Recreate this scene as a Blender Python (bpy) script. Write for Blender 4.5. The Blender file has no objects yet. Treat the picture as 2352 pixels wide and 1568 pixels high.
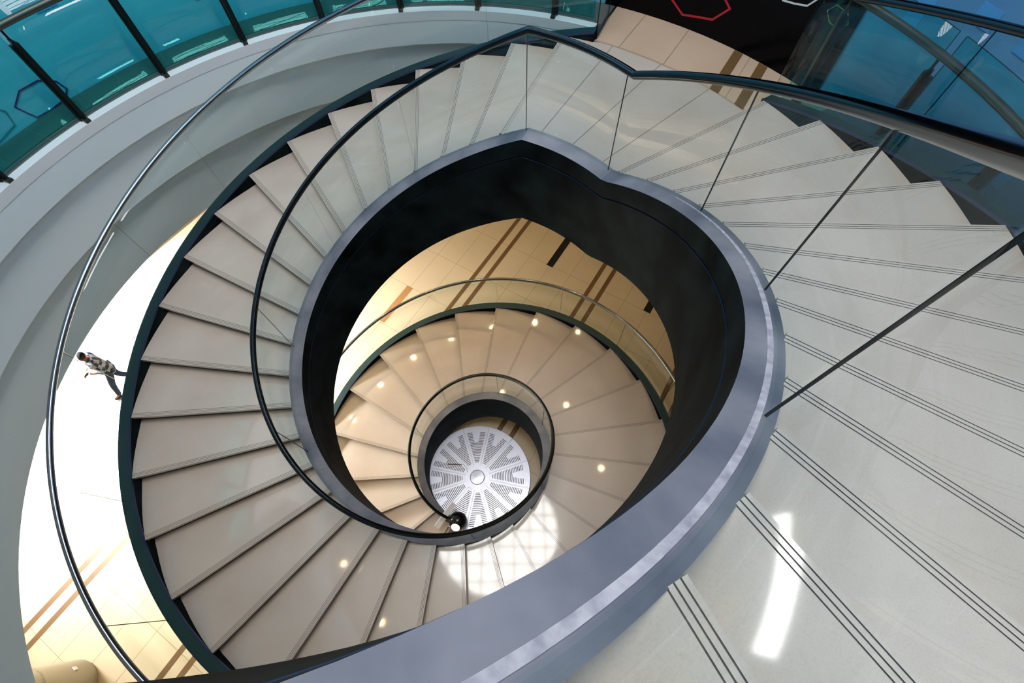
import bpy, math, random
from mathutils import Matrix, Vector
random.seed(4)
PI = math.pi
sc = bpy.context.scene
col = sc.collection
S = 1.2            # model unit -> metres
GZ = -9.70         # ground floor height below the camera, model units
RISE = .16
ZL = -2.9814       # landing height
AX, AY = -.8675, 1.9374   # stair axis seen from the camera

# ------------------------------------------------------------------ helpers
def P(R, a, z): return Vector((S*R*math.cos(a), S*R*math.sin(a), S*(z-GZ)))
def Q(x, y, z): return Vector((S*x, S*y, S*(z-GZ)))
def lerp(a, b, t): return a+(b-a)*t
def interp(x, xs, ys):
    if x <= xs[0]: return ys[0]
    for i in range(len(xs)-1):
        if x <= xs[i+1]: return lerp(ys[i], ys[i+1], (x-xs[i])/(xs[i+1]-xs[i]))
    return ys[-1]

class MB:
    def __init__(s): s.v = []; s.f = []; s.m = []; s.s = []
    def vert(s, p): s.v.append(Vector(p)); return len(s.v)-1
    def face(s, pts, m=0, smooth=False):
        s.f.append([s.vert(p) for p in pts]); s.m.append(m); s.s.append(smooth)
    def idx(s, ids, m=0, smooth=False): s.f.append(list(ids)); s.m.append(m); s.s.append(smooth)
    def sweep(s, rings, closed=True, m=0, caps=True, smooth=False, ms=None, capm=None):
        """rings: list of lists of points (same length), joined in order."""
        ids = [[s.vert(p) for p in r] for r in rings]; k = len(rings[0])
        for a, b in zip(ids[:-1], ids[1:]):
            for i in range(k if closed else k-1):
                j = (i+1) % k
                s.idx((a[i], a[j], b[j], b[i]), ms[i] if ms else m, smooth)
        if caps and closed:
            cm = m if capm is None else capm
            s.idx(ids[0][::-1], cm); s.idx(ids[-1], cm)
    def box(s, c, sx, sy, sz, rot=0, m=0, ax=None):
        X = Vector((math.cos(rot), math.sin(rot), 0)); Y = Vector((-math.sin(rot), math.cos(rot), 0)); Z = Vector((0, 0, 1))
        if ax: X, Y, Z = ax
        c = Vector(c)
        p = [c+X*sx/2*i+Y*sy/2*j+Z*sz/2*k for k in (-1, 1) for j in (-1, 1) for i in (-1, 1)]
        ids = [s.vert(q) for q in p]
        for q in ((0, 2, 3, 1), (4, 5, 7, 6), (0, 1, 5, 4), (2, 6, 7, 3), (0, 4, 6, 2), (1, 3, 7, 5)): s.idx([ids[i] for i in q], m)
    def tube(s, pts, r, k=12, m=0, cap=True):
        pts = [Vector(p) for p in pts]; rings = []
        for i, p in enumerate(pts):
            a = pts[max(0, i-1)]; b = pts[min(len(pts)-1, i+1)]
            t = (b-a).normalized(); up = Vector((0, 0, 1)) if abs(t.z) < .95 else Vector((1, 0, 0))
            n = t.cross(up).normalized(); bb = n.cross(t)
            rr = r[i] if isinstance(r, (list, tuple)) else r
            rings.append([p+(n*math.cos(2*PI*j/k)+bb*math.sin(2*PI*j/k))*rr for j in range(k)])
        s.sweep(rings, True, m, cap, True)
    def lathe(s, prof, c, k=48, m=0, smooth=True, a0=0, ms=None):
        """prof: (r,z) bottom->top around vertical axis at c."""
        c = Vector(c); ids = []
        for r, z in prof:
            if r < 1e-6: ids.append([s.vert(c+Vector((0, 0, z)))])
            else: ids.append([s.vert(c+Vector((r*math.cos(a0+2*PI*j/k), r*math.sin(a0+2*PI*j/k), z))) for j in range(k)])
        for q, (a, b) in enumerate(zip(ids[:-1], ids[1:])):
            mm = ms[q] if ms else m
            for j in range(k):
                n = (j+1) % k
                if len(a) == 1 and len(b) == 1: continue
                if len(a) == 1: s.idx((a[0], b[n], b[j]), mm, smooth)
                elif len(b) == 1: s.idx((a[j], a[n], b[0]), mm, smooth)
                else: s.idx((a[j], a[n], b[n], b[j]), mm, smooth)
    def build(s, name, mats, parent=None, label=None, kind=None, cat=None, group=None, origin=None):
        if not isinstance(mats, (list, tuple)): mats = [mats]
        o0 = Vector((0, 0, 0))
        if parent is not None: o0 = WORLD[parent.name]
        elif origin is not None: o0 = Vector(origin)
        me = bpy.data.meshes.new(name)
        me.from_pydata([tuple(v-o0) for v in s.v], [], s.f)
        for mt in mats: me.materials.append(mt)
        me.polygons.foreach_set('material_index', s.m); me.polygons.foreach_set('use_smooth', s.s)
        me.update()
        o = bpy.data.objects.new(name, me); col.objects.link(o)
        if parent is not None: o.parent = parent
        else: o.location = o0
        WORLD[o.name] = o0
        if label: o['label'] = label
        if kind: o['kind'] = kind
        if cat: o['category'] = cat
        if group: o['group'] = group
        return o
WORLD = {}
def thing(name, loc, label, cat, group=None):
    o = bpy.data.objects.new(name, None); col.objects.link(o); o.location = loc; o.empty_display_size = .2
    o['label'] = label; o['category'] = cat
    if group: o['group'] = group
    WORLD[o.name] = Vector(loc); return o

# ------------------------------------------------------------------ materials
def mat(name, base, rough=.5, metal=0., spec=.5, coat=0., coat_r=.05, emit=None, estr=0., noise=None, rnoise=None, bump=None):
    m = bpy.data.materials.new(name); m.use_nodes = True
    nt = m.node_tree; b = nt.nodes['Principled BSDF']
    b.inputs['Base Color'].default_value = (*base, 1); b.inputs['Roughness'].default_value = rough
    b.inputs['Metallic'].default_value = metal; b.inputs['Specular IOR Level'].default_value = spec
    b.inputs['Coat Weight'].default_value = coat; b.inputs['Coat IOR'].default_value = 1.6; b.inputs['Coat Roughness'].default_value = coat_r
    if emit: b.inputs['Emission Color'].default_value = (*emit, 1); b.inputs['Emission Strength'].default_value = estr
    def tex(scale, detail=4):
        tc = nt.nodes.new('ShaderNodeNewGeometry'); n = nt.nodes.new('ShaderNodeTexNoise')
        n.inputs['Scale'].default_value = scale; n.inputs['Detail'].default_value = detail
        nt.links.new(tc.outputs['Position'], n.inputs['Vector']); return n
    if noise:      # (scale, colour a, colour b)
        n = tex(noise[0]); r = nt.nodes.new('ShaderNodeValToRGB')
        r.color_ramp.elements[0].position = .3; r.color_ramp.elements[0].color = (*noise[1], 1)
        r.color_ramp.elements[1].position = .7; r.color_ramp.elements[1].color = (*noise[2], 1)
        nt.links.new(n.outputs['Fac'], r.inputs['Fac']); out = r.outputs['Color']
        if len(noise) > 3:   # fine speckle on top
            n2 = tex(noise[3], 1); mx = nt.nodes.new('ShaderNodeMix'); mx.data_type = 'RGBA'; mx.blend_type = 'MULTIPLY'
            r2 = nt.nodes.new('ShaderNodeValToRGB'); r2.color_ramp.elements[0].position = .35; r2.color_ramp.elements[0].color = (noise[4],)*3+(1,)
            r2.color_ramp.elements[1].position = .5
            nt.links.new(n2.outputs['Fac'], r2.inputs['Fac']); mx.inputs['Factor'].default_value = 1
            nt.links.new(out, mx.inputs['A']); nt.links.new(r2.outputs['Color'], mx.inputs['B']); out = mx.outputs['Result']
        nt.links.new(out, b.inputs['Base Color'])
    if rnoise:     # (scale, lo, hi)
        n = tex(rnoise[0]); mr = nt.nodes.new('ShaderNodeMapRange'); mr.inputs['From Min'].default_value = .3; mr.inputs['From Max'].default_value = .7
        mr.inputs['To Min'].default_value = rnoise[1]; mr.inputs['To Max'].default_value = rnoise[2]
        nt.links.new(n.outputs['Fac'], mr.inputs['Value']); nt.links.new(mr.outputs['Result'], b.inputs['Roughness'])
    if bump:
        n = tex(bump[0]); bp = nt.nodes.new('ShaderNodeBump'); bp.inputs['Strength'].default_value = bump[1]; bp.inputs['Distance'].default_value = .01
        nt.links.new(n.outputs['Fac'], bp.inputs['Height']); nt.links.new(bp.outputs['Normal'], b.inputs['Normal'])
    return m
def glass(name, tint, refl=1., rough=.0):
    m = bpy.data.materials.new(name); m.use_nodes = True; nt = m.node_tree
    nt.nodes.remove(nt.nodes['Principled BSDF']); out = nt.nodes['Material Output']
    t = nt.nodes.new('ShaderNodeBsdfTransparent'); t.inputs['Color'].default_value = (*tint, 1)
    g = nt.nodes.new('ShaderNodeBsdfGlossy'); g.inputs['Roughness'].default_value = rough
    ge = nt.nodes.new('ShaderNodeNewGeometry'); dt = nt.nodes.new('ShaderNodeVectorMath'); dt.operation = 'DOT_PRODUCT'
    nt.links.new(ge.outputs['Normal'], dt.inputs[0]); nt.links.new(ge.outputs['Incoming'], dt.inputs[1])
    def mth(op, *ins):
        n = nt.nodes.new('ShaderNodeMath'); n.operation = op; n.use_clamp = False
        for i, q in enumerate(ins):
            if isinstance(q, (int, float)): n.inputs[i].default_value = q
            else: nt.links.new(q, n.inputs[i])
        return n.outputs[0]
    c = mth('ABSOLUTE', dt.outputs['Value']); f5 = mth('POWER', mth('SUBTRACT', 1.0, c), 5.0)
    k = nt.nodes.new('ShaderNodeMath'); k.operation = 'ADD'; k.inputs[1].default_value = .03*refl
    nt.links.new(mth('MULTIPLY', f5, .13*refl), k.inputs[0])
    mx = nt.nodes.new('ShaderNodeMixShader')
    nt.links.new(k.outputs[0], mx.inputs[0])
    nt.links.new(t.outputs[0], mx.inputs[1]); nt.links.new(g.outputs[0], mx.inputs[2]); nt.links.new(mx.outputs[0], out.inputs['Surface'])
    return m
def hx(r, g, b):
    f = lambda c: (c/255/12.92) if c/255 <= .04045 else ((c/255+.055)/1.055)**2.4
    return (f(r), f(g), f(b))

M_stone = mat('pale_stone', hx(202, 186, 172), .38, coat=.9, coat_r=.06, noise=(1.3, hx(196, 180, 166), hx(208, 193, 180), 160, .94))
M_groove = mat('grip_groove', hx(70, 66, 62), .6)
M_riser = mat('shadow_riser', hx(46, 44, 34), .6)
M_steel = mat('sky_lit_steel', hx(122, 122, 130), .45, metal=.08, noise=(2.4, hx(92, 96, 108), hx(142, 140, 148)), rnoise=(3., .32, .5))  # stringer top; its lighter grey has the sky reflection put into the colour
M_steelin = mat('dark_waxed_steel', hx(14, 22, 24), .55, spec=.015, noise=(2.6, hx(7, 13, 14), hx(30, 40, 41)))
M_steelout = mat('teal_reflection_steel', hx(20, 58, 62), .4, metal=.2)  # dark steel top face with a teal reflection painted into its colour
M_channel = mat('channel_edge', hx(48, 66, 92), .3, metal=.6)
M_chrome = mat('polished_steel', hx(140, 147, 153), .15, metal=1.)
M_gap = mat('groove_shadow', hx(8, 10, 12), .6)
M_seal = mat('white_sealant', hx(168, 164, 172), .55, noise=(22, hx(142, 140, 150), hx(190, 184, 192)))
M_glass = glass('clear_green_glass', (.95, .975, .965))
M_edge = mat('glass_edge', hx(10, 26, 26), .2)
M_tglass = glass('teal_glass', (.50, .96, .94))
M_plaster = mat('white_plaster', hx(230, 240, 244), .7)
M_plaster2 = mat('grey_white_plaster', hx(222, 232, 234), .7)
M_sill = mat('white_sill', hx(232, 236, 240), .6)
M_tile = mat('beige_floor_tile', hx(212, 196, 166), .32, coat=.4, coat_r=.08, noise=(.8, hx(208, 192, 162), hx(217, 201, 172), 120, .96))
M_ledge = mat('grey_ledge_stone', hx(88, 92, 88), .5)
M_tile2 = mat('rosy_floor_tile', hx(206, 176, 150), .35, coat=.3, coat_r=.1, noise=(1.5, hx(202, 172, 146), hx(210, 182, 156), 120, .96))
M_seam = mat('tile_joint', hx(138, 122, 96), .7)
M_brown = mat('brown_inlay', hx(112, 84, 50), .4)
M_black = mat('black_inlay', hx(14, 12, 10), .4)
M_tan = mat('tan_inlay', hx(168, 124, 78), .4)
M_post = mat('dark_metal_post', hx(26, 36, 36), .35, metal=.5)
M_postg = mat('grey_metal_post', hx(74, 82, 76), .35, metal=.6)
M_blue = mat('blue_wall', hx(132, 200, 228), .3, coat=.5, coat_r=.05, noise=(.9, hx(120, 192, 224), hx(144, 208, 234)))
M_bluedark = mat('blue_square', hx(84, 152, 212), .3)
M_wallblack = mat('black_wall', hx(4, 4, 7), .2, spec=.1)
M_blue2 = mat('dimmed_blue_wall', hx(92, 142, 188), .3, coat=.5, coat_r=.05, noise=(.9, hx(82, 132, 180), hx(104, 152, 196)))  # blue wall material darkened so the right side reads less lit
M_darkrail = mat('dark_reflection_rail', hx(66, 73, 78), .18, metal=1.)  # polished rail steel darkened to stand in for dark reflections
M_red = mat('red_line', hx(190, 20, 44), .5)
M_purple = mat('purple_line', hx(92, 40, 112), .5)
M_teal = mat('teal_line', hx(40, 130, 150), .5)
M_yellow = mat('olive_line', hx(120, 120, 40), .5)
M_white = mat('white_line', hx(220, 220, 220), .5)
M_warmwall = mat('warm_wall', hx(196, 176, 146), .7)
M_ceil = mat('white_ceiling', hx(225, 222, 214), .8)
M_disc = mat('brushed_aluminium', hx(214, 216, 230), .36, metal=.6, rnoise=(20, .3, .42))
M_hub = mat('spun_steel', hx(190, 190, 200), .22, metal=1.)
M_slot = mat('slot_dark', hx(60, 44, 44), .7)
M_reflect = mat('bar_reflection', hx(96, 62, 46), .4, metal=.5)  # brown reflection on the disc, built as a solid bar
M_cream = mat('cream_enamel', hx(158, 152, 130), .4)
M_board = mat('white_board', hx(240, 240, 244), .3)
M_blacksat = mat('black_satin', hx(10, 12, 14), .25)
M_bulb = mat('lamp_glow', (1, .8, .5), .5, emit=(1, .72, .35), estr=14)
M_down = mat('downlight_glow', (1, .8, .6), .5, emit=(1, .72, .42), estr=30)
M_sky = mat('skylight_glow', (1, 1, 1), .5, emit=(1., .98, .955), estr=17.)
M_win = mat('window_glow', (1, 1, 1), .5, emit=(1, .98, .96), estr=1.2)
M_win2 = mat('clerestory_glow', (1, 1, 1), .5, emit=(1, .98, .96), estr=26)
M_skin = mat('skin', hx(104, 60, 44), .6, spec=.1)
M_hair = mat('dark_hair', hx(12, 12, 16), .7, spec=.05)
M_jeans = mat('dark_jeans', hx(20, 28, 42), .9, spec=.05)
M_shoe = mat('dark_shoe', hx(14, 18, 22), .8, spec=.1)
M_phone = mat('phone_black', hx(20, 20, 24), .2)

# plaid shirt: procedural check
M_plaid = mat('plaid_shirt', hx(120, 120, 130), .9, spec=.05)
def plaid(m):
    nt = m.node_tree; b = nt.nodes['Principled BSDF']
    tc = nt.nodes.new('ShaderNodeTexCoord'); ch = nt.nodes.new('ShaderNodeTexChecker'); ch.inputs['Scale'].default_value = 10
    ch.inputs['Color1'].default_value = (*hx(22, 32, 54), 1); ch.inputs['Color2'].default_value = (*hx(118, 120, 126), 1)
    wv = nt.nodes.new('ShaderNodeTexWave'); wv.inputs['Scale'].default_value = 9; wv.bands_direction = 'Z'
    mx = nt.nodes.new('ShaderNodeMix'); mx.data_type = 'RGBA'; mx.blend_type = 'MULTIPLY'; mx.inputs['Factor'].default_value = .4
    nt.links.new(tc.outputs['Object'], ch.inputs['Vector']); nt.links.new(tc.outputs['Object'], wv.inputs['Vector'])
    nt.links.new(ch.outputs['Color'], mx.inputs['A']); nt.links.new(wv.outputs['Color'], mx.inputs['B']); nt.links.new(mx.outputs['Result'], b.inputs['Base Color'])
plaid(M_plaid)

# ------------------------------------------------------------------ the stair curves
def phi_n(n):      # nosing angle of the n-th step below the landing
    t = n/40.; return 1.1855+6.357*t+1.0097*t*t+1.578*t**3
def phi_m(m):      # nosing angle of the m-th step above the landing
    if m > 14: return -1.2786-.1123*(m-14)
    return .568-.1515*m+.00140*m*m
def inv(f, a, lo, hi):
    s = 1 if f(hi) > f(lo) else -1
    for _ in range(50):
        mid = (lo+hi)/2
        if (f(mid)-a)*s < 0: lo = mid
        else: hi = mid
    return (lo+hi)/2
def n_of(a): return inv(phi_n, a, -3, 46)
def m_of(a): return inv(phi_m, a, -3, 40)
_ri = [(phi_m(13), 2.225), (phi_m(11), 2.20), (phi_m(9.7), 2.168), (phi_m(7.9), 2.13), (phi_m(6.6), 2.105), (phi_m(3.2), 2.055), (.6, 2.015), (1.06, 1.935), (phi_n(0), 1.895)] + \
      [(phi_n(n), r) for n, r in ((3, 1.845), (6, 1.785), (10, 1.695), (14, 1.606), (17, 1.53), (20, 1.463), (23, 1.388), (25, 1.344), (27.7, 1.282), (31, 1.235), (33.5, 1.188), (36.1, 1.122), (38.3, 1.046), (39.6, 1.005), (43, .93))]
_rx = [a for a, b in _ri]; _ry = [b for a, b in _ri]
def Rin(a):        # lightly smoothed
    return sum(interp(a+d, _rx, _ry) for d in (-.2, -.1, 0, .1, .2))/5
def Rout(a):
    if a >= 1.1855:
        t = n_of(a)/40.; return 3.6015-.4848*t-.2022*t*t
    if a > .568: return lerp(3.70, 3.6015, (a-.568)/(1.1855-.568))
    return 3.70+.008*min(m_of(a), 8)
K1, K2 = 1.055, .610      # where the flights level out at the landing
def ztop(a):       # top of the stringers (along the nosing line)
    if a > K1: return ZL-RISE*n_of(a)
    if a < K2: return ZL+RISE*(1+m_of(a))
    return ZL-RISE*n_of(K1)
ZLT = ztop(K1)
def arc(a0, a1, step=.035, extra=()):
    k = max(2, int(abs(a1-a0)/step)+1)
    L = [lerp(a0, a1, i/k) for i in range(k+1)]
    lo, hi = min(a0, a1), max(a0, a1)
    for e in extra:
        if lo+.004 < e < hi-.004:
            L = [x for x in L if abs(x-e) > .01 or x in (a0, a1)]+[e]
    return sorted(L, reverse=a1 < a0)
SKEW = .018
A_END = phi_n(41.6); A_TOP = phi_m(30.6)

# ------------------------------------------------------------------ the staircase
stair = thing('spiral_staircase', P(0, 0, GZ), 'spiral staircase with pale stone treads between dark steel stringers', 'staircase')

def tread(af, ab, z, zlow):
    """step with nosing at angle af, back edge at ab (uphill side)."""
    A = P(Rin(af)+.028, af+SKEW, z); B = P(Rout(af)-.004, af, z)
    ud = 1 if ab > af else -1
    d = (B-A).normalized(); v = Vector((-d.y, d.x, 0))
    if v.dot(P(2, ab, z)-P(2, af, z)) < 0: v = -v
    dn = Vector((0, 0, -1))
    mb = MB(); T = .046*S
    offs = [0, .012, .0155, .027, .0305, .042, .0455]
    for i in range(6):
        a, b = offs[i]*S, offs[i+1]*S
        if i % 2 == 0: mb.face((A+v*a, B+v*a, B+v*b, A+v*b), 0)
        else:
            g = dn*.0035
            mb.face((A+v*a+g, B+v*a+g, B+v*b+g, A+v*b+g), 1)
            for q in (a, b): mb.face((A+v*q, B+v*q, B+v*q+g, A+v*q+g), 1)
    o = offs[-1]*S
    K = 6; prev = (A+v*o, B+v*o)
    afo = af+ud*.03
    for i in range(1, K+1):
        a = lerp(af, ab, i/K)
        if i == 1: a = lerp(af, ab, .25)
        cur = (P(Rin(a)+.028, a+SKEW, z), P(Rout(a)-.004, a, z))
        if i == K: cur = (cur[0]+v*.05*S, cur[1]+v*.05*S)
        mb.face((prev[0], prev[1], cur[1], cur[0]), 0); prev = cur
    # nosing front, ends, underside
    mb.face((A, A+dn*T, B+dn*T, B), 0)
    mb.face((A+dn*T, prev[0]+dn*T, prev[1]+dn*T, B+dn*T), 0)
    mb.face((A, A+v*o, prev[0], prev[0]+dn*T, A+dn*T), 0); mb.face((B, B+dn*T, prev[1]+dn*T, prev[1], B+v*o), 0)
    mb.face((prev[0], prev[1], prev[1]+dn*T, prev[0]+dn*T), 0)
    t = mb.build('tread', [M_stone, M_groove], stair)
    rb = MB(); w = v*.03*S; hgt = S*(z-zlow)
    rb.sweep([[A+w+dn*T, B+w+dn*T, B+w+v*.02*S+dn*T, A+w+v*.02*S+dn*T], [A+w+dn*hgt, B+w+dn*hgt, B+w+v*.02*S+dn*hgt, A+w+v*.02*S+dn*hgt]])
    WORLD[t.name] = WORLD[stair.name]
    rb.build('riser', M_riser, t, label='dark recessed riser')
    return t
for n in range(1, 42): tread(phi_n(n), phi_n(n-1), ZL-RISE*n, ZL-RISE*(n+1))
for m in range(0, 30): tread(phi_m(m), phi_m(m+1), ZL+RISE*(m+1), ZL+RISE*m)
# landing paving (its edge to the lower flight is a nosing with grooves)
mb = MB()
A = P(Rin(1.1855)+.028, 1.1855+SKEW, ZL); B = P(Rout(1.1855)-.004, 1.1855, ZL)
d = (B-A).normalized(); v = Vector((d.y, -d.x, 0))
offs = [0, .012, .0155, .027, .0305, .042, .0455]
for i in range(6):
    a, b = offs[i]*S, offs[i+1]*S; g = Vector((0, 0, -.0035 if i % 2 else 0))
    mb.face((A+v*a+g, B+v*a+g, B+v*b+g, A+v*b+g), i % 2)
prev = (A+v*offs[-1]*S, B+v*offs[-1]*S)
for a in arc(1.16, .54, .05, (1.03, .875, .716)):
    ro = lerp(Rout(a), 3.648, 1 if a < 1.09 else 0)
    cur = (P(Rin(a)+.028, a+SKEW, ZL), P(ro-.002, a, ZL)); mb.face((prev[0], prev[1], cur[1], cur[0]), 0); prev = cur
for a in (1.03, .875, .716):
    r0, r1 = Rin(a)+.03, 3.645; e = Vector((-math.sin(a), math.cos(a), 0))*.003; u = Vector((0, 0, .0012))
    mb.face((P(r0, a, ZL)-e+u, P(r1, a, ZL)-e+u, P(r1, a, ZL)+e+u, P(r0, a, ZL)+e+u), 1)
T = Vector((0, 0, -.05*S)); mb.face((A, A+T, B+T, B), 0)
lp = mb.build('landing_paving', [M_stone, M_groove], stair)
WORLD[lp.name] = WORLD[stair.name]
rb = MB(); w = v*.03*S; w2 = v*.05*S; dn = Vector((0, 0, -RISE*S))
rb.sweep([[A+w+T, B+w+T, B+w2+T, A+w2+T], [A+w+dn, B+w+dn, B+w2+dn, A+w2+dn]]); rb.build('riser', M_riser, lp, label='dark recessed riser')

# inner stringer
mb = MB(); rings = []
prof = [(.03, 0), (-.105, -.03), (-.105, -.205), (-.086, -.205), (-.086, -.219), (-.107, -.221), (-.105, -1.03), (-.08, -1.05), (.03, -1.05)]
mats = [0, 1, 2, 2, 3, 1, 1, 1, 1]  # lighter blue slot on the groove ledge paints a highlight
def zmax(z): return max(z, GZ+.004)
for a in arc(A_TOP, A_END, .03, (K1, K2)):
    R, z = Rin(a), ztop(a); rings.append([P(R+dr, a, zmax(z+dz)) for dr, dz in prof])
mb.sweep(rings, True, ms=mats)
mb.build('inner_stringer', [M_steel, M_steelin, M_gap, M_channel], stair, label='dark steel band around the open well with a sloping grey top')
# outer stringers
def outer_str(a0, a1, hb=.0):
    mb = MB(); rings = []; ch = []
    for a in arc(a0, a1, .03, (K1, K2)):
        R, z = Rout(a), ztop(a)
        if a > K1-.1: z = min(z, ZL+.13)
        rings.append([P(R+dr, a, zmax(z+dz)) for dr, dz in ((0, 0), (.125, 0), (.125, -.9), (0, -.9))])
        ch.append([P(R+dr, a, zmax(z+dz)) for dr, dz in ((-.006, .012), (.010, .012), (.010, -.012), (-.006, -.012))])
    mb.sweep(rings, True, ms=[0, 1, 1, 1], capm=1); o = mb.build('outer_stringer', [M_steelout, M_steelin], stair, label='dark steel band along the outer ends of the treads')
    c = MB(); c.sweep(ch, True); WORLD[o.name] = WORLD[stair.name]; c.build('edge_trim', M_channel, o, label='thin bright steel edge')
outer_str(1.089, A_END); outer_str(.575, A_TOP)
# soffit
mb = MB(); rings = []
for a in arc(A_TOP, A_END, .06, (K1, K2)):
    z = ztop(a)-.42
    if z < GZ+.05: break
    rings.append([P(Rin(a)+.03, a, z), P(Rout(a), a, z), P(Rout(a), a, z-.04), P(Rin(a)+.03, a, z-.04)])
mb.sweep(rings, True); mb.build('soffit', M_ceil, stair, label='pale underside of the stair')
# white sealant bead at the foot of the upper glass
mb = MB(); rings = []
for a in arc(phi_m(2.2), phi_m(14), .03):
    R, z = Rin(a), ztop(a); w = .004+.016*min(1, max(0, (m_of(a)-2)/5)); zz = lambda dr: z-.03*(.03-dr)/.135
    rings.append([P(R-.010, a, zz(-.010)+.004), P(R-.010-w, a, zz(-.010-w)+.003), P(R-.010-w, a, zz(-.010-w)-.004), P(R-.010, a, zz(-.010)-.004)])
mb.sweep(rings, True); mb.build('sealant_bead', M_seal, stair, label='white sealant line at the foot of the glass')

# ------------------------------------------------------------------ glass balustrades
def balustrade(name, label, rad, joints, H, base=-.02, hand_r=.027, hand_off=0., top_gap=.02, step=.02, rail=None):
    root = thing(name, P(rad(joints[0]), joints[0], ztop(joints[0])), label, 'balustrade')
    for a0, a1 in zip(joints[:-1], joints[1:]):
        s = 1 if a1 > a0 else -1; g = .0018/rad(a0)
        mb = MB(); rings = []
        for a in arc(a0+s*g, a1-s*g, step, (K1, K2)):
            R, z = rad(a), ztop(a)
            rings.append([P(R-.004, a, zmax(z+base)), P(R+.004, a, zmax(z+base)), P(R+.004, a, z+H-top_gap), P(R-.004, a, z+H-top_gap)])
        mb.sweep(rings, True, ms=[1, 0, 1, 0], capm=1)
        mb.s = [q == 0 for q in mb.m]
        mb.build('glass_panel', [M_glass, M_edge], root)
    a0, a1 = joints[0], joints[-1]
    mb = MB(); mb.tube([P(rad(a)+hand_off, a, ztop(a)+H) for a in arc(a0, a1, step, (K1, K2))], hand_r*S, 16)
    mb.build('handrail', rail or M_chrome, root)
    return root
HR = .85
inn = [phi_m(q) for q in (30.4, 27, 23.6, 20.2, 16.9, 13.9, 9.73, 6.61, 3.17)]+[.625, 1.06]+[phi_n(q) for q in (2.97, 6.61, 10.15, 13.62, 17.1, 20.5, 24.1, 27.67, 31.0, 33.5, 36.12, 38.8, 41.3)]
balustrade('glass_balustrade', 'inner glass balustrade with steel handrail winding down around the open well', Rin, inn, HR, rail=M_darkrail)
balustrade('glass_balustrade', 'outer glass balustrade along the lower flight beside the white curved gallery edge', lambda a: Rout(a)+.105,
           [1.0915]+[phi_n(q) for q in (1.5, 3.51, 5.54, 7.5, 9.35, 11.44, 13.32, 15.22, 17.2, 19.2, 21.2, 23.2, 25.3, 27.39, 28.94, 30.48, 31.97, 33.34, 34.69, 36.1, 37.5, 39, 40.6)], HR)
balustrade('glass_balustrade', 'outer glass balustrade along the rising upper flight before the blue wall', lambda a: Rout(a)+.105,
           [.573]+[phi_m(q) for q in (2.1, 4.3, 6.5, 8.8, 11.2, 13.6, 16.2, 19, 22, 25, 28, 30.4)], HR, rail=M_darkrail)
# return pane at the landing corner
rp = thing('glass_screen', P(3.7, 1.0895, ZL), 'short straight glass screen closing the landing corner beside the tiled floor', 'glass screen')
mb = MB(); e = Vector((-math.sin(1.09), math.cos(1.09), 0))*.008
p0, p1 = P(3.68, 1.088, ZL), P(4.12, 1.097, ZL); up = Vector((0, 0, .92*S))
mb.sweep([[p0-e, p0+e, p0+e+up, p0-e+up], [p1-e, p1+e, p1+e+up, p1-e+up]], True, ms=[1, 0, 1, 0], capm=1)
mb.build('glass_panel', [M_glass, M_edge], rp)
mb = MB(); mb.sweep([[p0-e*2, p0+e*2, p0+e*2+Vector((0, 0, .03)), p0-e*2+Vector((0, 0, .03))], [p1-e*2, p1+e*2, p1+e*2+Vector((0, 0, .03)), p1-e*2+Vector((0, 0, .03))]])
mb.build('base_channel', M_channel, rp)

# ------------------------------------------------------------------ ground floor with inlaid stripes
TH = math.radians(58.5); E1 = Vector((math.cos(TH), math.sin(TH), 0)); E2 = Vector((-math.sin(TH), math.cos(TH), 0))
def UV(u, v, z): return (E1*u+E2*v)*S+Vector((0, 0, S*(z-GZ)))
mb = MB(); RG = 13.0
mb.lathe([(RG*S, -.3), (RG*S, 0), (0, 0)], (0, 0, 0), 64, 0, False)
def strip(mb, u0, u1, v0, v1, m, z=GZ, h=.002):
    pts = [UV(u0, v0, z), UV(u1, v0, z), UV(u1, v1, z), UV(u0, v1, z)]
    mb.face([p+Vector((0, 0, h)) for p in pts], m)
def span(v, R=RG-.1): return math.sqrt(max(0, R*R-v*v))
for k in range(-5, 6):
    c = .02+2.66*k
    if abs(c) < 12:
        L = span(abs(c)+.2)
        for s in (-.145, .145): strip(mb, -L, L, c+s-.053, c+s+.053, 2)
    for o in (-.745, .745, 1.33):
        w = c+o
        if abs(w) < 12.5: strip(mb, -span(w), span(w), w-.0035, w+.0035, 1, h=.001)
    row = c+1.33
    if abs(row) < 11:
        for j in (-2, -1, 0, 1, 2):
            u0 = {0: 5.345, 1: 1.875}.get(k, 5.345 if k % 2 == 0 else 1.875)+14.0*j
            if k == 2: u0 = -4.80+14*j
            if k == -1: u0 = 5.356+14*j
            u1 = u0+1.15
            if abs(u0) < span(row)-1.2 and math.hypot(u0+.5, row) > 1.6:
                strip(mb, u0, u1, row-.088, row+.088, 3 if k in (0, -1) else 4, h=.003)
for j in range(-10, 11):
    u = 3.02+1.175*j
    if abs(u) < 12.5:
        L = span(u); pts = [UV(u-.0035, -L, GZ), UV(u+.0035, -L, GZ), UV(u+.0035, L, GZ), UV(u-.0035, L, GZ)]
        mb.face([p+Vector((0, 0, .001)) for p in pts], 1)
mb.build('floor', [M_tile, M_seam, M_brown, M_black, M_tan], kind='structure', label='beige tiled ground floor with brown double stripes')

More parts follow.
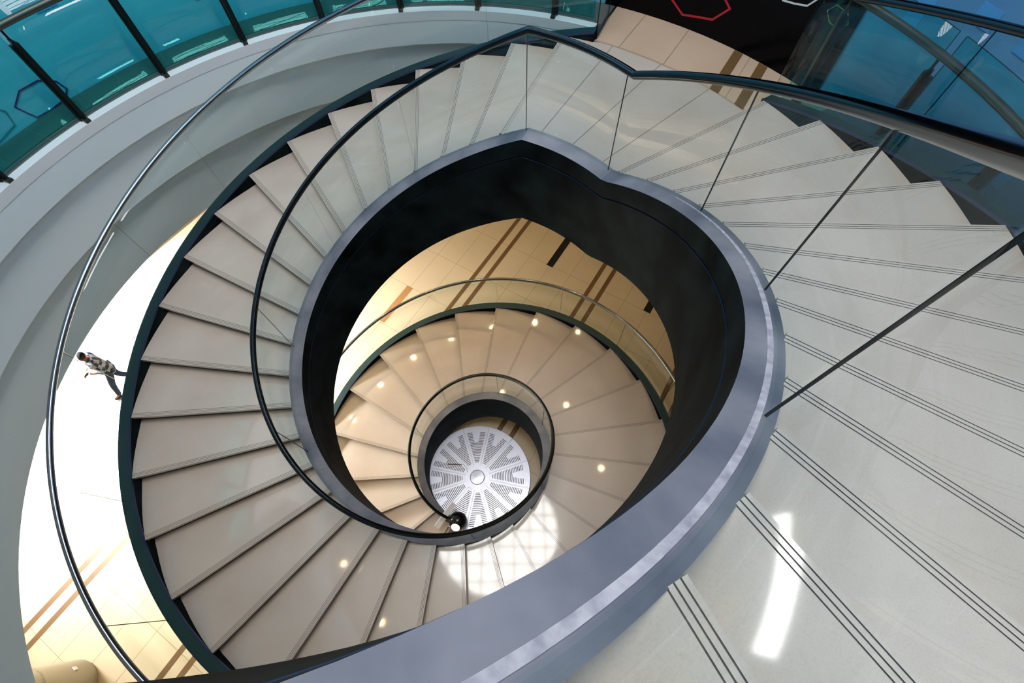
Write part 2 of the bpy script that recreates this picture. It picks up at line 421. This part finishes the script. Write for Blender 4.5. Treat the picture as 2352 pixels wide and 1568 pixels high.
# gallery floor (first floor ring + tiled strip behind the landing)
mb = MB(); GR0, GR1 = 3.965, 4.37
def ringsec(mb, r0, r1, a0, a1, z0, z1, m=0, step=.06, sm=False):
    rings = [[P(r0, a, z1), P(r1, a, z1), P(r1, a, z0), P(r0, a, z0)] for a in arc(a0, a1, step)]
    mb.sweep(rings, True, m, smooth=sm)
ringsec(mb, 3.965, 4.37, 1.10, 2*PI+.50, ZL-.12, ZL-.004, 3)
ringsec(mb, 3.652, 4.37, .50, 1.094, ZL-.12, ZL-.004)
h = Vector((0, 0, .0015))
for w, wd, m in ((-.03, .004, 1), (-.55, .004, 1), (-1.145, .05, 2), (-1.275, .003, 1), (-1.43, .05, 2)):
    f = lambda v, R: math.sqrt(R*R-v*v)
    q = [(f(w-wd, 3.662), w-wd), (f(w-wd, 4.365), w-wd), (f(w+wd, 4.365), w+wd), (f(w+wd, 3.662), w+wd)]
    mb.face([UV(u, v, ZL-.004)+h for u, v in q], m)
for R in (3.654, 3.668):
    for a, b in zip(*(lambda L: (L[:-1], L[1:]))(arc(.52, 1.09, .05))):
        mb.face([P(R, a, ZL-.004)+h, P(R+.004, a, ZL-.004)+h, P(R+.004, b, ZL-.004)+h, P(R, b, ZL-.004)+h], 1)
for j in range(0, 24):
    a = 1.32+.225*j; e = Vector((-math.sin(a), math.cos(a), 0))*.003
    mb.face([P(3.97, a, ZL-.004)-e+h, P(4.36, a, ZL-.004)-e+h, P(4.36, a, ZL-.004)+e+h, P(3.97, a, ZL-.004)+e+h], 1)
mb.build('floor', [M_tile2, M_seam, M_brown, M_ledge], kind='structure', label='narrow tiled gallery floor at landing level')

# stepped white edge of the gallery
FA0, FA1 = 1.112, 2*PI+.45
mb = MB(); ringsec(mb, 3.862, 3.962, FA0, FA1, ZL-.10, ZL, step=.04); mb.build('trim_1', M_sill, kind='structure', label='bright white sill under the gallery railing')
mb = MB(); ringsec(mb, 3.866, 4.2, FA0, FA1, ZL-.365, ZL-.10, step=.02); mb.build('trim_2', M_plaster, kind='structure', label='top white band of the curved gallery edge')
mb = MB(); ringsec(mb, 3.95, 4.3, FA0, FA1, ZL-.945, ZL-.365, step=.02); mb.build('trim_3', M_plaster, kind='structure', label='middle white band of the curved gallery edge')
mb = MB(); ringsec(mb, 4.035, 4.4, FA0, FA1, ZL-1.585, ZL-.945, step=.02); mb.build('trim_4', M_plaster2, kind='structure', label='lowest white band of the curved gallery edge')
ZC = ZL-1.585
mb = MB(); ringsec(mb, 4.04, RG, 0, 2*PI, ZC, ZC+.1, step=.1); mb.build('ceiling', M_ceil, kind='structure', label='white ground floor ceiling ring')

# ------------------------------------------------------------------ upper walls
ZR = 6.4
def wallsec(a0, a1, m, name, label, z0=ZL-.004, z1=ZR, r=4.37):
    mb = MB(); ringsec(mb, r, r+.12, a0, a1, z0, z1, step=.04); return mb.build(name, m, kind='structure', label=label)
wl = wallsec(1.128, 3.9, M_blue, 'wall_left', 'blue curved wall behind the left railing')
wb = wallsec(.549, 1.124, M_wallblack, 'wall_back', 'black curved wall with a red hexagon')
wr = wallsec(.547, -2.38, M_blue2, 'wall_right', 'blue curved wall behind the right railing')
for w in (wl, wb, wr): WORLD[w.name] = Vector((0, 0, 0))
def hexa(parent, pts, m, label, w=.010, r=4.366):
    mb = MB(); n = len(pts)
    for i in range(n):
        (a0, z0), (a1, z1) = pts[i], pts[(i+1) % n]
        for k in range(4):
            p = P(r, lerp(a0, a1, k/4), lerp(z0, z1, k/4)); q = P(r, lerp(a0, a1, (k+1)/4), lerp(z0, z1, (k+1)/4))
            d = (q-p).normalized(); am = (a0+a1)/2; nrm = Vector((math.cos(am), math.sin(am), 0)); s = d.cross(nrm)*w*S
            p -= d*w*S*.5; q += d*w*S*.5
            mb.sweep([[p-s, p+s, p+s-nrm*.004, p-s-nrm*.004], [q-s, q+s, q+s-nrm*.004, q-s-nrm*.004]])
    return mb.build('hexagon_outline', m, parent, label=label)
hexa(wb, [(.958, -2.765), (.922, -2.869), (.846, -2.812), (.814, -2.662), (.848, -2.555), (.925, -2.61)], M_red, 'red hexagon outline')
hexa(wb, [(.718, -2.36), (.708, -2.425), (.682, -2.409), (.655, -2.382), (.642, -2.31), (.672, -2.25)], M_white, 'white hexagon outline', .007)
hexa(wl, [(2.579, -2.734), (2.622, -2.728), (2.652, -2.81), (2.643, -2.90), (2.635, -2.97), (2.60, -2.978), (2.562, -2.965), (2.546, -2.90), (2.552, -2.81)], M_purple, 'purple hexagon outline', .007)
hexa(wl, [(2.73, -2.66), (2.69, -2.70), (2.672, -2.80), (2.68, -2.92), (2.73, -2.96), (2.77, -2.91), (2.78, -2.80), (2.77, -2.69)], M_teal, 'faint teal hexagon outline', .006)
hexa(wb, [(.600, -2.28), (.612, -2.345), (.597, -2.41), (.575, -2.425), (.560, -2.36), (.572, -2.29)], M_yellow, 'thin olive hexagon outline', .004)
def squares(parent, L):
    mb = MB()
    for a, z, da, dz in L:
        n = Vector((math.cos(a), math.sin(a), 0))*.003
        mb.sweep([[P(4.368, a-da, z-dz)-n, P(4.368, a+da, z-dz)-n, P(4.368, a+da, z-dz), P(4.368, a-da, z-dz)], [P(4.368, a-da, z+dz)-n, P(4.368, a+da, z+dz)-n, P(4.368, a+da, z+dz), P(4.368, a-da, z+dz)]])
    mb.build('wall_square', M_bluedark, parent, label='scattered darker blue squares')
rs = random.Random(7)
squares(wl, [(1.3+rs.random()*1.6, -2.75+rs.random()*1.6, .012+.01*rs.random(), .03+.03*rs.random()) for _ in range(26)])
squares(wr, [(-.4+rs.random()*.9, -2.8+rs.random()*1.9, .012+.01*rs.random(), .04+.03*rs.random()) for _ in range(30)])
# dark corner strip between black and blue wall
mb = MB(); ringsec(mb, 4.335, 4.369, .543, .556, ZL, ZR, step=.01); mb.build('trim_5', M_wallblack, kind='structure', label='black strip between the black and blue walls')

# roof with round skylight
mb = MB(); ringsec(mb, 2.3, RG, 0, 2*PI, ZR, ZR+.15, step=.1); mb.build('ceiling', M_ceil, kind='structure', label='white upper ceiling around the skylight')
sk = thing('skylight', P(0, 0, ZR+.1), 'round daylit skylight with a dark grid above the open well', 'skylight')
mb = MB(); mb.lathe([(2.35*S, 0), (0, 0)], P(0, 0, ZR+.16), 64, 0, False); mb.build('pane', M_sky, sk)
mb = MB()
for i in range(-3, 4):
    L = math.sqrt(2.3**2-(i*.6)**2)*2
    mb.box(P(0, 0, ZR+.08)+Vector((i*.6*S, 0, 0)), .05*S, L*S, .08*S); mb.box(P(0, 0, ZR+.08)+Vector((0, i*.6*S, 0)), L*S, .05*S, .08*S)
mb.build('glazing_bar', M_postg, sk)

# ground floor outer wall and its bright window
mb = MB(); ringsec(mb, RG-.02, RG+.2, 0, 2*PI, GZ-.02, ZR+.15, step=.1); mb.build('wall_outer', M_warmwall, kind='structure', label='warm outer wall of the ground floor')
wn = thing('window_1', P(12.7, 2.75, GZ+.1), 'tall bright window behind the person', 'window'); wn['kind'] = 'structure'
mb = MB(); mb.sweep([[P(12.85, a, GZ+.15), P(12.85, a, GZ+4.9)] for a in arc(2.35, 3.2, .05)], False, caps=False); mb.build('pane', M_win, wn)
mb = MB()
for a in arc(2.35, 3.2, .12): mb.box(P(12.8, a, GZ+2.5), .1*S, .06*S, 4.9*S, a)
mb.build('frame', M_postg, wn)

dl = bpy.data.lights.new('window_daylight', 'AREA'); dl.shape = 'RECTANGLE'; dl.size = 12; dl.size_y = 1.2; dl.energy = 5600; dl.color = (1, .98, .96); dl.spread = math.radians(54)
dlo = bpy.data.objects.new('window_daylight', dl); col.objects.link(dlo); dlo.location = P(12.6, 2.85, GZ+4.4)
dlo.rotation_euler = (P(7.7, 2.84, GZ)-dlo.location).to_track_quat('-Z', 'Y').to_euler()
w2 = thing('window_2', P(4.36, -.45, 3.7), 'bright high window band in the blue wall', 'window'); w2['kind'] = 'structure'
mb = MB(); mb.sweep([[P(4.362, a, 3.72), P(4.362, a, 4.35)] for a in arc(-.26, -.64, .03)], False, caps=False); mb.build('pane', M_win2, w2)
mb = MB()
for z in (3.70, 4.37): mb.tube([P(4.36, a, z) for a in arc(-.25, -.65, .04)], .03, 6)
mb.build('frame', M_postg, w2)

# ------------------------------------------------------------------ gallery railings
def gallery(label, posts, a0, a1, rail_z, R=3.965, lead=None):
    root = thing('gallery_railing', P(R, a0, ZL), label, 'railing')
    J = [a0]+[a for a in posts if min(a0, a1) < a < max(a0, a1)]+[a1]
    for p, q in zip(J[:-1], J[1:]):
        s = 1 if q > p else -1; g = .030/R; mb = MB()
        rings = [[P(R+.03-.006, a, ZL+.03), P(R+.03+.006, a, ZL+.03), P(R+.03+.006, a, rail_z+.13), P(R+.03-.006, a, rail_z+.13)] for a in arc(p+s*g, q-s*g, .04)]
        mb.sweep(rings, True, ms=[1, 0, 1, 0], capm=1); mb.s = [q == 0 for q in mb.m]; mb.build('glass_panel', [M_tglass, M_edge], root)
    for a in J[1:-1]:
        c = Vector((math.cos(a), math.sin(a), 0)); t = Vector((-c.y, c.x, 0)); zc = (ZL+.0+rail_z-.10)/2; hh = rail_z-.10-ZL
        mb = MB()
        mb.box(P(R-.03, a, zc), .07*S, .022*S, hh*S, a, 0)
        mb.box(P(R-.005, a, zc-.02)+t*.024*S, .035*S, .022*S, (hh-.04)*S, a, 1)
        mb.box(P(R-.005, a, zc-.02)-t*.024*S, .035*S, .022*S, (hh-.04)*S, a, 1)
        mb.tube([P(R-.02, a, rail_z-.12), P(R-.02, a, rail_z)], .010*S, 8, 0)
        o = mb.build('post', [M_postg if lead and abs(a-lead) < .01 else M_post, M_post], root)
        f = MB(); f.box(P(R-.04, a, ZL+.012), .12*S, .05*S, .024*S, a); WORLD[o.name] = WORLD[root.name]; f.build('foot', M_postg, o)
    mb = MB(); mb.tube([P(R-.02, a, rail_z) for a in arc(a0, a1, .04)], .028*S, 12); mb.build('handrail', M_postg, root)
gallery('left gallery railing of teal glass and dark posts before the blue wall', [1.238+.2243*k for k in range(0, 14)], 1.12, 4.1, -2.125)
gallery('right gallery railing of teal glass and dark posts beyond the rising flight', [.53-.208*k for k in range(0, 12)], .575, -1.9, -1.975, lead=.53)

# ------------------------------------------------------------------ round metal disc in the floor
disc = thing('floor_disc', Q(0, 0, GZ), 'round brushed metal disc with slotted wedges in the floor under the well', 'floor disc')
DZ = .10; DR = 1.065
mb = MB(); mb.lathe([(DR*S, .002), (DR*S, DZ*S-.012), ((DR-.008)*S, DZ*S-.004), (0, DZ*S-.004)], Q(0, 0, GZ), 96, 0, False); mb.build('rim', M_slot, disc)
NS = 12
for k in range(NS):
    a0 = .32+2*PI*k/NS; a1 = a0+2*PI/NS; g = .004; mb = MB()
    r0, r1 = .245, DR-.006; zt = GZ+DZ
    A_ = [lerp(a0, a1, i/10) for i in range(11)]
    rings = []
    for a in A_:
        rings.append([P(r0, a, zt-.004), P(r1, a, zt-.004), P(r1, a, zt), P(r0, a, zt)])
    mb.sweep(rings, True)
    am = (a0+a1)/2
    def slot(r, b0, b1):
        L = [lerp(b0, b1, i/4) for i in range(5)]; u = Vector((0, 0, .0015))
        for p, q in zip(L[:-1], L[1:]): mb.face([P(r, p, zt)+u, P(r+.0125, p, zt)+u, P(r+.0125, q, zt)+u, P(r, q, zt)+u], 1)
    for i in range(20):
        r = .30+.0325*i; mg = .035/r+.012
        if i < 13: slot(r, a0+mg, a1-mg)
        else:
            hw = .07+.012*(i-13); slot(r, a0+mg, am-hw*.75/ r*.8); slot(r, am+hw*.75/r*.8, a1-mg)
    # low dividing rib at the wedge edge
    e = Vector((-math.sin(a0), math.cos(a0), 0))*.012
    mb.sweep([[P(.25, a0, zt)-e, P(.25, a0, zt)+e, P(.25, a0, zt+.004)+e*.6, P(.25, a0, zt+.004)-e*.6], [P(r1, a0, zt)-e, P(r1, a0, zt)+e, P(r1, a0, zt+.004)+e*.6, P(r1, a0, zt+.004)-e*.6]])
    mb.build('slotted_wedge', [M_disc, M_slot], disc)
mb = MB(); mb.lathe([(.244*S, (DZ-.004)*S), (.244*S, DZ*S), (.148*S, DZ*S), (.146*S, DZ*S+.02), (.135*S, DZ*S+.028), (0, DZ*S+.03)], Q(0, 0, GZ), 64, 0, False, ms=[0, 0, 1, 1, 1])
mb.build('hub', [M_disc, M_hub], disc, label='spun steel hub')
br = thing('bar', Q(-.47, .255, GZ+DZ), 'thin brown bar standing in for a reflection beside the hub of the round metal disc', 'bar')
mb = MB(); mb.box(Q(-.47, .255, GZ+DZ+.014), .285*S, .016*S, .026*S, -.03); mb.build('rod', M_reflect, br)
mb = MB(); mb.tube([Q(-.30, .26, GZ+DZ+.03), Q(-.24, .2, GZ+DZ+.006), Q(-.2, .10, GZ+DZ+.02)], .004*S, 6); mb.build('cable', M_white, br)

# white panel and black lamp standing on the disc edge
pn = thing('display_panel', Q(-.50, -.78, GZ+DZ), 'narrow white slanted panel standing on the edge of the metal disc', 'panel')
mb = MB()
p0 = Q(-.665, -.99, GZ+.62); p1 = Q(-.37, -.57, GZ+.62); dd = (p1-p0).normalized(); sd = Vector((-dd.y, dd.x, 0))
mb.box((p0+p1)/2, (p1-p0).length, .10*S, .035*S, m=0, ax=(dd, (sd+Vector((0, 0, .5))).normalized(), (Vector((0, 0, 1))-sd*.5).normalized()))
mb.build('board', M_board, pn)
mb = MB(); mb.tube([(p0+p1)/2-Vector((0, 0, .02)), Vector(((p0+p1)/2.)[:2]+((GZ+DZ-GZ)*S,))], .02, 10); mb.build('stand', M_blacksat, pn)
lm = thing('spotlight', Q(-.31, -.86, GZ+DZ), 'round black spotlight with warm glowing lens next to the white slanted panel', 'spotlight')
c = Q(-.31, -.86, GZ+DZ)
mb = MB(); hc = c+Vector((0, 0, .30*S))
mb.lathe([(.10*S, 0), (.10*S, .03), (.025*S, .04), (.025*S, .2*S)], c, 32, 0, True)
pr = [(.172*S*math.cos(t), .172*S*math.sin(t)) for t in [lerp(-PI/2, PI/2, i/14) for i in range(15)]]; pr[0] = (0, pr[0][1]); pr[-1] = (0, pr[-1][1])
mb.lathe(pr, hc, 40, 0, True); mb.build('housing', M_blacksat, lm)
ax = Vector((-.16, -.74, .62)).normalized(); ux = ax.cross(Vector((0, 0, 1))).normalized(); uy = ax.cross(ux)
mb = MB(); cen = hc+ax*.157*S
rings = [[cen+ax*h*S+(ux*math.cos(2*PI*j/28)+uy*math.sin(2*PI*j/28))*q*S for j in range(28)] for q, h in ((.078, 0), (.078, .012), (.056, .024), (.025, .034), (.002, .036))]
mb.sweep(rings, True, smooth=True); mb.build('lens', M_bulb, lm, label='glowing warm lens')

# ------------------------------------------------------------------ column at lower left
cc = Q(-7.68-AX, -1.576-AY, GZ)
cm = thing('column', cc, 'round cream column at the lower left with a small white plate', 'column')
mb = MB(); r = .45*S
mb.lathe([(r-.05, 0), (r-.02, .01), (r, .05), (r, .98*S), (r+.004, 1.0*S), (r, 1.01*S), (r, (ZC-GZ)*S-.002)], cc, 64, 0, True); mb.build('shaft', M_cream, cm)
mb = MB(); mb.lathe([(r+.001, .975*S), (r+.012, .985*S), (r+.012, 1.035*S), (r+.001, 1.045*S)], cc, 64, 0, True); mb.build('collar', M_cream, cm)
aa = math.radians(54)
mb = MB(); mb.box(cc+Vector((math.cos(aa)*r, math.sin(aa)*r, .42*S)), .03, .09, .09, aa); mb.build('plate', M_board, cm, label='small white plate')

# ------------------------------------------------------------------ walking person
def skin_mesh(name, verts, edges, radii, mt, parent, sub=2, root=0, label=None):
    me = bpy.data.meshes.new(name+'_frame'); me.from_pydata(verts, edges, []); o = bpy.data.objects.new(name+'_tmp', me); col.objects.link(o)
    sm = o.modifiers.new('s', 'SKIN'); sm.use_smooth_shade = True
    sv = me.skin_vertices[0].data
    for i, r in enumerate(radii): sv[i].radius = r if isinstance(r, tuple) else (r, r)
    for i in range(len(verts)): sv[i].use_root = (i == root)
    ss = o.modifiers.new('u', 'SUBSURF'); ss.levels = sub; ss.render_levels = sub
    dg = bpy.context.evaluated_depsgraph_get(); nm = bpy.data.meshes.new_from_object(o.evaluated_get(dg)); nm.name = name
    bpy.data.objects.remove(o); nm.materials.clear(); nm.materials.append(mt)
    q = bpy.data.objects.new(name, nm); col.objects.link(q); q.parent = parent
    if label: q['label'] = label
    return q
H = 1.66
pe = thing('person', Q(-7.84, 2.14, GZ), 'person in a plaid shirt and dark jeans walking across the bright ground floor', 'person')
pe.rotation_euler = (0, 0, math.atan2(-.33, -.30)-PI/2); pe.scale = (1.1, 1.1, 1.1)      # local +Y is forward
# local: x right, y forward, z up; right leg back, left leg forward in mid-stride
V = [(0, 0, .90), (0, .01, 1.08), (0, .02, 1.24), (0, .02, 1.36), (0, .035, 1.43), (0, .05, 1.49), (0, .06, 1.57),
     (.09, 0, .86), (.095, .02, .47), (.09, -.16, .11), (.09, -.08, .045),
     (-.09, .02, .86), (-.095, .24, .48), (-.095, .38, .10), (-.095, .50, .05),
     (.175, .02, 1.34), (.235, -.02, 1.10), (.19, .17, 1.02), (.15, .23, 1.05),
     (-.175, .02, 1.34), (-.23, .0, 1.09), (-.15, .19, 1.11), (-.10, .24, 1.15)]
Ed = [(0, 1), (1, 2), (2, 3), (3, 4), (4, 5), (5, 6), (0, 7), (7, 8), (8, 9), (9, 10), (0, 11), (11, 12), (12, 13), (13, 14), (3, 15), (15, 16), (16, 17), (17, 18), (3, 19), (19, 20), (20, 21), (21, 22)]
Rd = [(.12, .09), (.12, .085), (.14, .095), (.12, .08), .05, .075, .085, .08, .055, .036, .032, .08, .055, .036, .032, .052, .042, .032, .028, .052, .042, .032, .028]
skin_mesh('body', V, Ed, Rd, M_skin, pe)
sV = [(0, 0, .72)]+[V[i] for i in (1, 2, 3)]+[(0, .035, 1.44)]+[V[15], V[16], (.20, .11, 1.045), V[19], V[20], (-.175, .13, 1.10)]
skin_mesh('shirt', sV, [(0, 1), (1, 2), (2, 3), (3, 4), (3, 5), (5, 6), (6, 7), (3, 8), (8, 9), (9, 10)], [(.19, .16), (.185, .14), (.20, .15), (.17, .12), .085, .078, .066, .055, .078, .066, .055], M_plaid, pe)
jV = [(0, 0, .92), V[7], V[8], (.09, -.15, .10), V[11], V[12], (-.095, .375, .09)]
skin_mesh('jeans', jV, [(0, 1), (1, 2), (2, 3), (0, 4), (4, 5), (5, 6)], [(.13, .10), .095, .07, .055, .095, .07, .055], M_jeans, pe)
skin_mesh('shoe', [(.09, -.19, .09), (.09, -.14, .05), (.09, -.02, .035)], [(0, 1), (1, 2)], [.045, .05, .038], M_shoe, pe)
skin_mesh('shoe', [(-.095, .35, .07), (-.095, .42, .045), (-.095, .53, .045)], [(0, 1), (1, 2)], [.045, .048, .036], M_shoe, pe)
skin_mesh('hair', [(0, .01, 1.49), (0, .025, 1.59), (0, .075, 1.625)], [(0, 1), (1, 2)], [.085, .105, .085], M_hair, pe)
mbf = MB()
for s in (-1, 1):      # eyes and nose
    mbf.lathe([(0, -.010), (.010, 0), (0, .010)], (s*.032, .138, 1.555), 8)
mbf.lathe([(0, -.02), (.014, -.012), (0, .022)], (0, .148, 1.53), 8)
WORLD[pe.name] = Vector((0, 0, 0)); mbf.build('face_feature', M_skin, pe)
def hand(x, y, z, sx):   # palm with five curled fingers, forward (+y)
    vs = [(x, y, z), (x, y+.05, z+.005)]; es = [(0, 1)]; rs_ = [.024, .028]
    for k in range(4):
        b = len(vs); ox = (k-1.5)*.017; L = (.062, .075, .07, .055)[k]
        vs += [(x+ox, y+.07, z+.005), (x+ox, y+.07+L*.6, z-.008), (x+ox*.9, y+.07+L*.85, z-.035)]; es += [(1, b), (b, b+1), (b+1, b+2)]; rs_ += [.0085, .008, .007]
    b = len(vs); vs += [(x+sx*.035, y+.035, z+.01), (x+sx*.05, y+.07, z+.02)]; es += [(0, b), (b, b+1)]; rs_ += [.011, .009]
    skin_mesh('hand', vs, es, rs_, M_skin, pe, 1)
hand(.15, .23, 1.05, -1); hand(-.10, .24, 1.15, 1)
ph = MB(); ph.box((-.07, .37, 1.32), .08, .165, .011, 0); ph.box((-.07, .37, 1.3265), .07, .15, .003, 0)
po = ph.build('phone', M_phone); po.parent = None
po.matrix_world = Matrix.Translation(Q(-7.84, 2.14, GZ)) @ Matrix.Rotation(pe.rotation_euler.z, 4, 'Z')
po['label'] = 'dark phone held in the hand of the walking person'; po['category'] = 'phone'

# ------------------------------------------------------------------ lamps
def downlight(p, power, label, group, size=110, colr=(1, .70, .33), rad=.05):
    t = thing('downlight', p, label, 'downlight', group)
    mb = MB(); mb.lathe([(.10, 0), (.10, -.012), (.075, -.014), (.07, .0)], p, 24, 0, True); mb.build('bezel', M_chrome, t)
    mb = MB(); mb.lathe([(0, -.004), (.07, -.004)], p, 24, 0, False); mb.build('lens', M_down, t, label='glowing warm lens')
    L = bpy.data.lights.new('downlight_beam', 'SPOT'); L.energy = power; L.color = colr; L.spot_size = math.radians(size); L.spot_blend = .7; L.shadow_soft_size = rad
    o = bpy.data.objects.new('downlight_beam', L); col.objects.link(o); o.parent = t; o.location = (0, 0, -.03)
for k in range(24):
    a = .77+.2618*k
    am_ = a % (2*PI); pw = 9 if (am_ < 1.2 or am_ > 4.6) else (58 if am_ < 3.6 else 32)
    downlight(P(4.72, a, ZC-.001), pw, 'warm recessed downlight in the ground floor ceiling ring', 'ceiling ring downlights')
for R, a in ((3.15, .84), (2.85, .20), (2.85, 1.44)):
    downlight(P(R, a, ztop(a)-.461), 16, 'warm recessed downlight in the stair underside', 'stair underside downlights')
for R, a in ((3.70, -2.735), (3.54, -2.285), (3.1, -2.0), (3.1, -1.6)): downlight(P(R, a, ztop(a)-.461), 12, 'warm recessed downlight in the underside of the flight above the view', 'upper underside downlights')
w = bpy.data.worlds.new('World'); sc.world = w; w.use_nodes = True
w.node_tree.nodes['Background'].inputs['Color'].default_value = (.8, .9, 1, 1); w.node_tree.nodes['Background'].inputs['Strength'].default_value = .3

# ------------------------------------------------------------------ camera
f, nx, ny, Wd, Hd = 1078.48, 1197.85, 1345.9, 2352, 1568
d = Vector((nx-Wd/2, -(ny-Hd/2), -f)).normalized(); up = -d
xw = Vector((1, 0, 0)); xw = (xw-up*xw.dot(up)).normalized(); yw = up.cross(xw)
Rm = Matrix((xw, yw, up))       # rows: world axes in camera coords -> world = Rm @ cam
cd = bpy.data.cameras.new('camera'); cam = bpy.data.objects.new('camera', cd); col.objects.link(cam)
cam.matrix_world = Matrix.Translation(Q(-AX, -AY, 0)) @ Rm.to_4x4()
cd.sensor_width = 36; cd.lens = f/Wd*36; cd.clip_start = .03; cd.clip_end = 200
sc.camera = cam
sc.view_settings.view_transform = 'Standard'; sc.view_settings.look = 'None'; sc.view_settings.gamma = 1
sc.view_settings.use_curve_mapping = False; sc.view_settings.exposure = -.12
